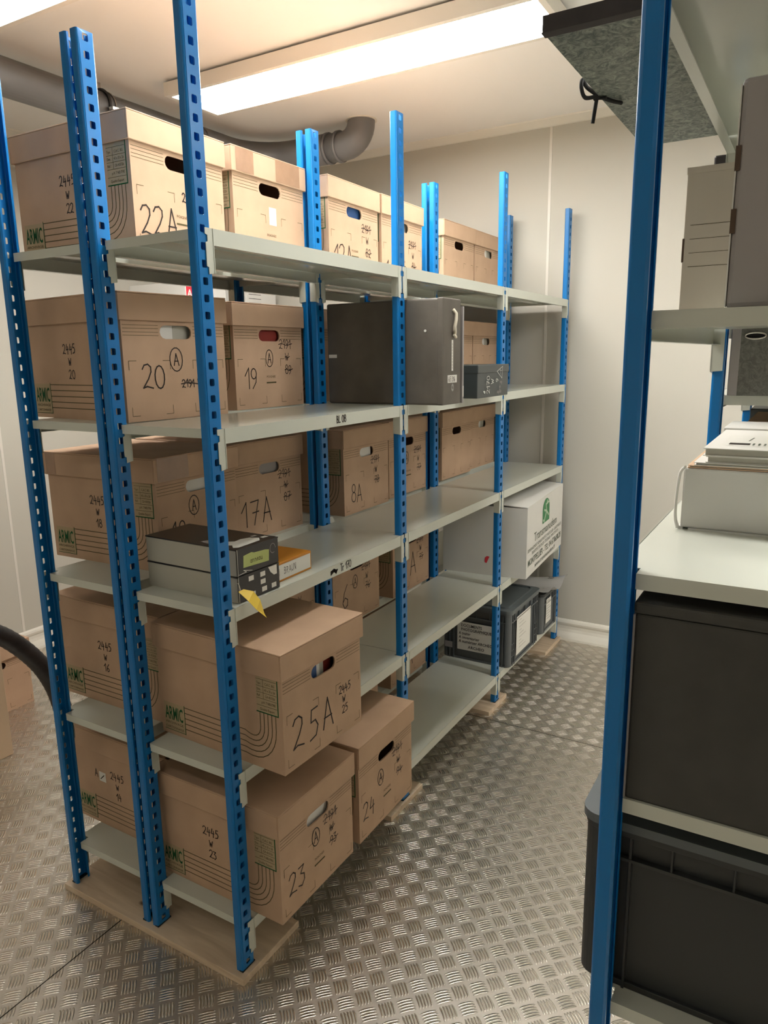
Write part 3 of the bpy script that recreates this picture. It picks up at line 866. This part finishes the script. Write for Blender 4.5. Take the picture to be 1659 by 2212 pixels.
hand(mb, '7 2', .03, .03, .014, (Vector((0, 0, .052)), X, Y), wd=.0014)
mb.build('paper_label', t)
mb = MB()
tp = [(.062, -.020, 1.034), (.080, -.034, 1.026), (.090, -.044, 1.004), (.096, -.050, .968)]
A = [(.046, -.018, 1.032), (.050, -.044, 1.012), (.062, -.056, .990), (.090, -.062, .962)]
for i in range(3): mb.face([A[i], A[i+1], tp[i+1], tp[i]], YELLOW)
o = mb.build('card_tag', solid=.0006); tag(o, 'small yellow card tag curling over the edge below the black boxes', 'tag')
mb = MB(); mb.tube(smooth([(.0745, .012, 1.040), (.066, -.002, 1.042), (.054, -.018, 1.033)], 5), .0006, RIBBON, 6); mb.build('string', o)

# ------------------------------------------------------------------ charcoal case, grey board, slate box on second shelf
t = thing('document_case', (.895, -.128, SZ[1]), 'tall charcoal cloth case standing on edge with a cotton pull strap', 'document case')
T = TAUPE
mb = MB(); mb.box(0, .128, 0, .430, .000, .3245, T); mb.build('body', t, bevel=.006)
mb = MB()
mb.box(-.001, .129, -.0015, .020, .0, .3255, T)
mb.build('spine_cover', t, bevel=.004)
mb = MB(); fr = (Vector((0, -.0018, 0)), X, Z)
mb.tube([(.064, -.004, .292), (.074, -.010, .280), (.070, -.012, .262), (.060, -.012, .240), (.066, -.010, .225), (.074, -.005, .216)], .0055, RIBBON, 8)
mb.tube([(.074, -.005, .216), (.068, -.012, .208), (.060, -.009, .216)], .0045, RIBBON, 8)
mb.build('pull_strap', t)
mb = MB(); mb.rect(.030, .068, .098, .092, fr, STICK)
hand(mb, '65 316', .036, .072, .015, (fr[0]-Vector((0, .0004, 0)), X, Z), wd=.0016)
mb.build('paper_label', t)
mb = MB(); mb.rect(.058, .105, .070, .200, fr, STICK)
for k in range(9): mb.ribbon([(.0625, .112+k*.009), (.0625, .117+k*.009)], .002, (fr[0]-Vector((0, .0004, 0)), X, Z), PRINT)
mb.build('paper_label', t)
mb = MB(); hand(mb, '2', .062, .046, .014, fr, m=CHALK, wd=.0014); mb.ribbon(circ(.066, .053, .008, .011), .0012, fr, CHALK)
mb.build('chalk_number', t)
mb = MB(); mb.tube([(-.002, .060, .228), (.001, .060, .228)], .004, STICK, 12)
mb.build('rivet', t)
mb = MB(); mb.rect(-.424, .150, -.392, .161, (Vector((0, 0, 0)), -Y, Z), STICK); mb.build('paper_tag', t)
mb = MB(); mb.box(1.032, 1.042, -.132, .17, SZ[1], SZ[1]+.305, LILAC)
mb.rect(1.0335, SZ[1]+.02, 1.0405, SZ[1]+.055, (Vector((0, -.132, 0)), X, Z), STICK)
tag(mb.build('flat_folder', bevel=.001), 'thin grey board folder standing right against the charcoal case', 'folder')
t = thing('archival_case', (1.262, -.085, SZ[1]), 'slate grey lying box chalked 2170 W 9 with a triangle', 'document box', rz=.0)
mb = MB(); mb.box(0, .300, 0, .385, 0, .116, SLATE); mb.build('body', t, bevel=.003)
mb = MB()
mb.box(-.002, .302, -.003, .387, .088, .118, SLATE); 
lid = mb.build('lid', t, bevel=.003)
mb = MB(); fr = (Vector((0, -.0032, 0)), X, Z); fr2 = (Vector((0, -.0012, 0)), X, Z)
# characters written sideways
fv = (Vector((.105, -.0034, .014)), Z, -X)
hand(mb, '2170', .0, .0, .028, fv, m=CHALK, wd=.0026, sp=1.0)
hand(mb, 'W', .034, -.040, .026, fv, m=CHALK, wd=.0026)
hand(mb, '9', .040, -.085, .026, fv, m=CHALK, wd=.0026)
mb.ribbon([(.176, .092), (.232, .110), (.226, .066), (.176, .092)], .0022, fr, CHALK)
mb.ribbon([(.205, .097), (.220, .094)], .0018, fr, CHALK); mb.ribbon([(.213, .096), (.211, .082)], .0018, fr, CHALK)
hand(mb, 'nng', .205, .048, .014, fr, m=LILAC, wd=.0014); hand(mb, 'de', .200, .030, .014, fr, m=LILAC, wd=.0014); hand(mb, 'ang0la', .178, .012, .014, fr, m=LILAC, wd=.0014)
mb.build('chalk_writing', t)
mb = MB(); mb.tube([(.060, -.0040, .020), (.060, .001, .020)], .005, CHALK, 12); mb.build('rivet', t)

# ------------------------------------------------------------------ moving carton
t = thing('moving_carton', (1.862, -.074, SZ[3]), 'big white moving carton with green round logo and Transmanudem print', 'cardboard box', rz=.075)
Wc, Dc, Hc = .690, .400, .325
mb = MB(); mb.box(0, Wc, 0, Dc, 0, Hc, WHITEC)
fr = (Vector((0, -.0002, 0)), X, Z)
# logo: arched green badge
badge = [(.272, .198), (.272, .262)] + [(.338+.066*math.cos(math.radians(a)), .262+.052*math.sin(math.radians(a))) for a in range(170, -1, -10)] + [(.404, .198)]
mb.polyf(badge, fr, TGREEN)
LG = mat('pale_logo_ink', (0.42, 0.52, 0.38, 1), 0.6)
mb.ribbon([(.285, .215), (.300, .205), (.345, .250), (.385, .225)], .011, fr, LG, off=.0010)
mb.ribbon([(.300, .262), (.345, .250), (.330, .285), (.395, .292)], .010, fr, LG, off=.0012)
mb.polyf(circ(.352, .297, .009, .009, 0, 330, 11), fr, LG, off=.0014)
mb.text('Transmanudem', .060, .345, .146, fr, TGREY, center=True, width=.440)
mb.text('DEMENAGEMENT ADMINISTRATIF ET PARTICULIER - GARDE MEUBLES', .022, .345, .116, fr, TGREY, center=True, width=.650)
mb.text('TRANSPORT SPECIALISE - STOCKAGE - MANUTENTION', .022, .345, .093, fr, TGREY, center=True, width=.520)
mb.text('MONTPELLIER - TEL: 04.67.06.80.28', .044, .345, .050, fr, TGREY, center=True, width=.640, bold=.012)
mb.text('www.transmanudem.fr', .032, .345, .018, fr, TGREY, center=True, width=.400)
mb.build('body', t, bevel=.002)
mb = MB()
# two top flaps, the near one lifted a little
mb.prism([(.0, Hc+.001), (.195, Hc+.012), (.195, Hc+.016), (.0, Hc+.005)], 'x', .0, Wc, WHITEC)
mb.build('top_flap', t)
mb = MB(); mb.prism([(.205, Hc+.010), (Dc, Hc+.001), (Dc, Hc+.005), (.205, Hc+.014)], 'x', .0, Wc, WHITEC); mb.build('top_flap', t)
mb = MB(); fs = (Vector((0, Dc, 0)), -Y, Z)
mb.polyf([(.205, .060), (.214, .056), (.222, .075), (.228, .088), (.216, .090), (.206, .082)], fs, SIGNRED, off=.0008)
mb.build('red_mark', t)

# ------------------------------------------------------------------ plastic crates
def crate(name, loc, W, D, H, label, bodym, lidm, rz=0, group=None, lidx=True, labels=None):
    t = thing(name, loc, label, 'plastic crate', group, rz)
    mb = MB()
    i = .012; ht = H-.022
    def rr(x0, x1, y0, y1, r, n=6):
        pts = []
        for cx, cy, a0 in ((x1-r, y1-r, 0), (x0+r, y1-r, 90), (x0+r, y0+r, 180), (x1-r, y0+r, 270)):
            for k in range(n+1):
                a = math.radians(a0+90*k/n); pts.append((cx+r*math.cos(a), cy+r*math.sin(a)))
        return pts
    mb.prism(rr(i, W-i, i, D-i, .020), 'z', .002, ht, bodym)
    mb.prism(rr(.002, W-.002, .002, D-.002, .028), 'z', ht-.050, ht-.045, bodym)          # rim ledges
    mb.prism(rr(0, W, 0, D, .028), 'z', ht-.010, ht, bodym)
    mb.prism(rr(.006, W-.006, .006, D-.006, .024), 'z', 0, .010, bodym)
    for cx, cy, a0 in ((W-.026, D-.026, 0), (.026, D-.026, 90), (.026, .026, 180), (W-.026, .026, 270)):   # rounded corner skins
        arc = [(cx+.0235*math.cos(math.radians(a0+90*k/6)), cy+.0235*math.sin(math.radians(a0+90*k/6))) for k in range(7)]
        arc += [(cx+.018*math.cos(math.radians(a0+90*k/6)), cy+.018*math.sin(math.radians(a0+90*k/6))) for k in range(6, -1, -1)]
        mb.prism(arc, 'z', .004, ht-.002, bodym)
    for xx in (.048, W-.048):                                             # moulded rings
        for yy in (D-.007,):
            mb.tube([(xx+.011*math.cos(a), yy, .095+.011*math.sin(a)) for a in [2*math.pi*k/20 for k in range(21)]], .0018, bodym, 6, cap=False)
    for u in (.10, .16, .84, .90):
        x = .004+(W-.012)*u
        mb.box(x, x+.004, .003, i+.001, 0, ht, bodym); mb.box(x, x+.004, D-i-.001, D-.003, 0, ht, bodym)
        y = .004+(D-.012)*u
        mb.box(.003, i+.001, y, y+.004, 0, ht, bodym); mb.box(W-i-.001, W-.003, y, y+.004, 0, ht, bodym)
    for u in (.3, .5, .7):
        x = .004+(W-.012)*u
        mb.box(x, x+.003, .003, i+.001, ht-.046, ht, bodym)
        y = .004+(D-.012)*u
        mb.box(.003, i+.001, y, y+.003, ht-.046, ht, bodym)
    for z in (.045, .075, .105):
        for a_, b_ in ((.03, W*.15), (W*.85, W-.03)):
            mb.box(a_, b_, .004, i+.001, z, z+.0025, bodym); mb.box(a_, b_, D-i-.001, D-.004, z, z+.0025, bodym)
    mb.build('crate_body', t, bevel=.0015)
    # lid with raised lip and rounded corners
    mb = MB()
    mb.prism(rr(-.003, W+.003, -.003, D+.003, .028), 'z', ht+.0005, ht+.014, lidm)
    o_ = rr(.026, W-.026, .026, D-.026, .022); in_ = rr(.034, W-.034, .034, D-.034, .018)
    mb.holed(o_, [in_], (Vector((0, 0, ht+.022)), X, Y), lidm, thick=.008)
    mb.build('lid', t, bevel=.0012)
    for lb in (labels or ()):
        mb = MB(); lb(mb); mb.build('paper_label', t)
    return t
def lab1(mb):
    fs = (Vector((.0025, .335, 0)), -Y, Z)
    mb.rect(.070, .050, .262, .190, fs, STICK)
    k = Vector((-.0005, 0, 0)); fs = (fs[0]+k, -Y, Z)
    for tx, x, z, w_ in (('DOCUMENTS', .090, .166, .105), ('PHOTOGRAPHIQUES', .090, .146, .160), ('A traiter', .078, .126, .060), ('A inventorier', .078, .106, .105), ('A numériser ARCHEO', .078, .086, .170), ('ARCHEO', .125, .060, .082)):
        mb.text(tx, .020, x, z, fs, MARK, width=w_, bold=.012)
def lab1c(mb):
    mb.rect(.005, .050, .045, .080, (Vector((.0022, .335, 0)), -Y, Z), LILAC)
def lab1b(mb):
    ff = (Vector((0, .0025, 0)), X, Z)
    mb.rect(.085, .035, .275, .225, ff, STICK)
    for r_ in range(9):
        mb.ribbon([(.12, .20-r_*.017), (.15+.03*(r_ % 3), .20-r_*.017)], .0012, (ff[0]-Vector((0, .0004, 0)), X, Z), PRINT)
crate('storage_crate', (1.800, -.030, SZ[4]), .405, .345, .285, 'grey plastic crate labelled DOCUMENTS PHOTOGRAPHIQUES on the lowest shelf', CRATE, LIDG, labels=(lab1, lab1b, lab1c), group='lidded plastic crates')
def lab2(mb):
    ff = (Vector((0, .0025, 0)), X, Z)
    mb.rect(.060, .045, .140, .175, ff, STICK)
    for r_ in range(8):
        mb.ribbon([(.070, .165-r_*.014), (.110+.02*(r_ % 2), .165-r_*.014)], .0018, (ff[0]-Vector((0, .0004, 0)), X, Z), MARK)
crate('storage_crate', (2.268, -.026, SZ[4]), .255, .345, .225, 'smaller grey crate with a handwritten sheet, farthest on the lowest shelf', CRATE, CRATED, labels=(lab2,), group='lidded plastic crates')
# plastic bag lying over the small crate
mb = MB()
nx, ny = 10, 8
random.seed(8)
gx = [[Vector((2.215+.325*i/nx + random.uniform(-.004, .004), -.075+.31*j/ny, SZ[4]+.232+.020*math.sin(i*.9+j*.5)+random.uniform(0, .010)+(.012 if j == 0 else 0))) for j in range(ny+1)] for i in range(nx+1)]
gv = [[mb.bm.verts.new(p) for p in r] for r in gx]
for i in range(nx):
    for j in range(ny):
        f = mb.bm.faces.new((gv[i][j], gv[i+1][j], gv[i+1][j+1], gv[i][j+1])); f.smooth = True; f.material_index = mb.mi(BAG)
hand(mb, '40', .20, .05, .03, (Vector((2.215, -.075, SZ[4]+.262)), X, Y), wd=.003)
o = mb.build('plastic_bag', solid=.002); tag(o, 'crumpled grey plastic bag spread on the small crate', 'bag')
md = o.modifiers.new('sub', 'SUBSURF'); md.levels = 1; md.render_levels = 2

# ------------------------------------------------------------------ right rack contents
xr, yr = XC, YC
# marbled album overhanging the aisle
t = thing('marbled_album', (.25, -.975, 1.9915), 'large album in green grey marbled paper jutting out from the top of the right rack', 'album')
x0, x1, y0, y1 = -.342, .319, -.26, .214
MB().box(x0, x1, y0, y1, 0, .003, MARB).build('cover', t, bevel=.0005)
MB().box(x0, x1, y0, y1, .016, .019, MARB).build('cover', t, bevel=.0005)
MB().box(x0-.002, x0+.016, y0-.002, y1+.002, -.0012, -.0002, DARKBR).box(x0-.003, x0-.001, y0, y1, -.001, .020, DARKBR).build('spine_cloth', t)
MB().box(x0+.005, x1-.006, y0+.006, y1-.006, .003, .016, PAPER).build('page_block', t)
mb = MB()
yb = y1+.004; xb = -.042
mb.tube([(xb, y1-.012, -.003), (xb, yb, -.002), (xb, yb, .021), (xb, y1-.03, .022)], .0034, BLACKR, 8)
mb.tube(smooth([(xb, yb, .004), (xb-.020, yb+.012, .012), (xb-.036, yb+.016, .020), (xb-.040, yb+.016, .006), (xb-.028, yb+.012, -.006), (xb, yb, .002)], 6), .0034, BLACKR, 8)
mb.tube(smooth([(xb, yb, .002), (xb+.018, yb+.008, -.014), (xb+.022, yb+.012, -.034)], 6), .0034, BLACKR, 8)
mb.tube(smooth([(xb, yb, .002), (xb+.018, yb-.02, -.004), (xb+.04, yb-.032, -.004)], 6), .0034, BLACKR, 8)
mb.tube([(xb-.006, yb, -.002), (xb+.006, yb+.002, .006)], .006, BLACKR, 8)
mb.build('ribbon_tie', t)

# boxes on the shelf at eye level
def slots(mb, W, H, fr, at):
    for (a, b, c, d) in at: mb.rect(a, b, c, d, fr, HOLE, off=.0006)
t = thing('slip_box', (.20, -.986, 1.608), 'narrow cream archival box with four ruled lines on the right rack', 'document box')
mb = MB(); mb.box(0, .25, 0, .072, 0, .246, CREAMC)
fs = (Vector((0, .072, 0)), -Y, Z)
for z in (.158, .136, .114, .092): mb.ribbon([(.010, z), (.070, z)], .0008, fs, PRINT)
mb.build('body', t, bevel=.0012)
mb = MB(); mb.box(-.0010, .020, .070, .0735, .100, .138, SLOTBR); mb.build('finger_slot', t, bevel=.001)
mb = MB(); mb.box(-.001, .25, -.001, .0725, .238, .248, CREAMC); mb.build('lid_tuck', t)
t = thing('archival_case', (-.215, -1.235, 1.608), 'tall grey lilac box at the right edge standing on the eye level shelf', 'document box')
mb = MB(); mb.box(0, .38, 0, .2045, 0, .243, LILAC); mb.build('body', t, bevel=.006)
for z in (.082, .148): MB().box(-.0012, .003, .2000, .2056, z, z+.026, SLOTBR).build('fold_slot', t)
MB().box(-.0008, .012, .2038, .2052, .002, .236, WHITEC).build('edge_strip', t)
t = thing('document_case', (.72, -1.21, 1.70), 'black document case glimpsed above the cream box on the right rack', 'document case')
mb = MB(); mb.box(0, .26, 0, .326, 0, .288, BLACKB); mb.build('body', t, bevel=.004)
MB().box(-.002, .002, .005, .321, .255, .265, RUB).build('clasp_strip', t)

# second bay of right rack: marbled box with ring, white carton behind
t = thing('ring_box', (.600, -1.225, 1.466), 'grey marbled archive box with metal finger ring on the right rack', 'document box')
mb = MB(); mb.box(0, .07, 0, .262, 0, .155, MARB2); mb.build('body', t, bevel=.002)
MB().box(-.001, .071, .245, .2645, 0, .155, LILAC).build('spine_strip', t, bevel=.002)
mb = MB()
mb.tube([(-.002, .218+.020*math.cos(a)*1.0, .126+.0065*math.sin(a)) for a in [2*math.pi*k/28 for k in range(29)]], .0022, CHROME, 8, cap=False)
mb.build('finger_ring', t)
MB().polyf([(.218+.018*math.cos(a)-.262, .126+.005*math.sin(a)) for a in [2*math.pi*k/20 for k in range(20)]], (Vector((-.0006, .262, 0)), Y, Z), HOLE, off=0).build('ring_hole', t)
mb = MB(); mb.box(.75, 1.05, -1.23, -.985, 1.4665, 1.63, WHITEC)
tag(mb.build('white_carton', bevel=.002), 'white carton beyond the marbled ring box on the right rack', 'cardboard box')
mb = MB(); mb.box(.66, .98, -1.22, -1.005, 1.1005, 1.40, KRAFT); mb.box(.655, .985, -1.225, -1.00, 1.34, 1.405, KRAFT)
tag(mb.build('brown_carton', bevel=.002), 'brown lidded box below the marbled ring box on the right rack', 'cardboard box')
mb = MB(); mb.box(1.10, 1.38, -1.22, -.975, 1.1005, 1.405, SLATE)
tag(mb.build('grey_box', bevel=.002), 'dark grey box seen as a strip beside the far blue post', 'document box')

# white box with tape ties and stacked files
z3 = 1.285
t = thing('white_archive_box', (.042, -1.235, z3), 'white box with white tape ties at its corner on the right worktop shelf', 'document box')
WB = WHITEC
mb = MB(); mb.box(0, .34, 0, .272, .003, .098, WB); mb.build('body', t, bevel=.003)
mb = MB(); mb.box(.002, .30, .268, .2755, .0, .004, WB); mb.box(-.001, .34, .002, .04, 0, .003, WB); mb.box(-.001, .006, .14, .26, 0, .003, WB); mb.build('base_flap', t)
mb = MB()
for k, dx in enumerate((0, .007)):
    mb.tube(smooth([(-.002+dx, .270, .0995), (-.002+dx, .2765+.001*k, .090), (-.003+dx, .2795+.001*k, .055), (-.003+dx, .2795+.001*k, .020), (-.001+dx, .276, .002)], 5), .0024, PAPER, 6)
mb.build('tape_tie', t)
def folder(x, y, z, lx, ly, th, m_, label, rz=0, deco=None, group='files stacked on the white box'):
    t = thing('file_folder', (x, y, z), label, 'folder', group, rz)
    MB().box(0, lx, 0, ly, 0, .0012, m_).build('cover', t)
    mb = MB(); mb.box(0, lx, 0, ly, th-.0012, th, m_)
    if deco: deco(mb, (Vector((0, 0, th)), -Y, X))
    mb.build('cover', t)
    MB().box(.002, lx-.002, .003, ly-.003, .0012, th-.0012, GREYBOARD).build('page_block', t)
    return t
folder(.043, -1.230, z3+.0985, .325, .262, .004, MANILA, 'manila folder lying lowest on the white box')
folder(.042, -1.235, z3+.1027, .320, .258, .005, PAPER, 'white folder second lowest on the white box')
folder(.044, -1.245, z3+.1080, .315, .252, .010, PAPER, 'thick grey edged file below the topmost file')
def dk(mb, fr):
    # u = -Y from local y=0, v = X
    for (a, b) in ((-.20, .12), (-.145, .13), (-.13, .128), (-.115, .13), (-.06, .14)):
        mb.ribbon([(a, b), (a+.004, b+.05)], .0025, fr, TGREY)
    mb.rect(-.225, .06, -.195, .085, fr, MARK)
    for k in range(5): mb.ribbon([(-.19+.008*k, .06), (-.19+.008*k, .085)], .003, fr, TGREY)
    mb.rect(-.235, .045, -.02, .21, fr, STICK, off=.0003)
folder(.042, -1.243, z3+.1184, .310, .254, .012, PAPER, 'topmost file with a white printed sheet on the stack', deco=dk)
mb = MB(); mb.box(.43, .56, -1.235, -.985, z3, z3+.118, WHITEC); mb.box(.415, .575, -1.235, -.978, z3+.118, z3+.128, WHITEC)
tag(mb.build('white_carton', bevel=.002), 'white lidded carton behind the stacked files', 'cardboard box')

# dark board box on next shelf
t = thing('archival_case', (-.236, -1.229, .966), 'big black board box below the worktop shelf of the right rack', 'document box')
mb = MB(); mb.box(0, .40, 0, .272, 0, .265, DKGREY); mb.build('body', t, bevel=.003)
mb = MB(); mb.box(-.003, .403, -.002, .2745, .2655, .282, DKGREY); mb.build('lid', t, bevel=.004)
MB().box(-.002, .4, .2722, .2745, .001, .264, LILAC).build('edge_strip', t)
# crate on the shelf below
def nolab(mb): pass
crate('storage_crate', (-.212, -1.30, .636), .56, .405, .285, 'black lidded plastic crate low on the right rack, jutting into the aisle', CRATED, LIDG, group='lidded plastic crates')
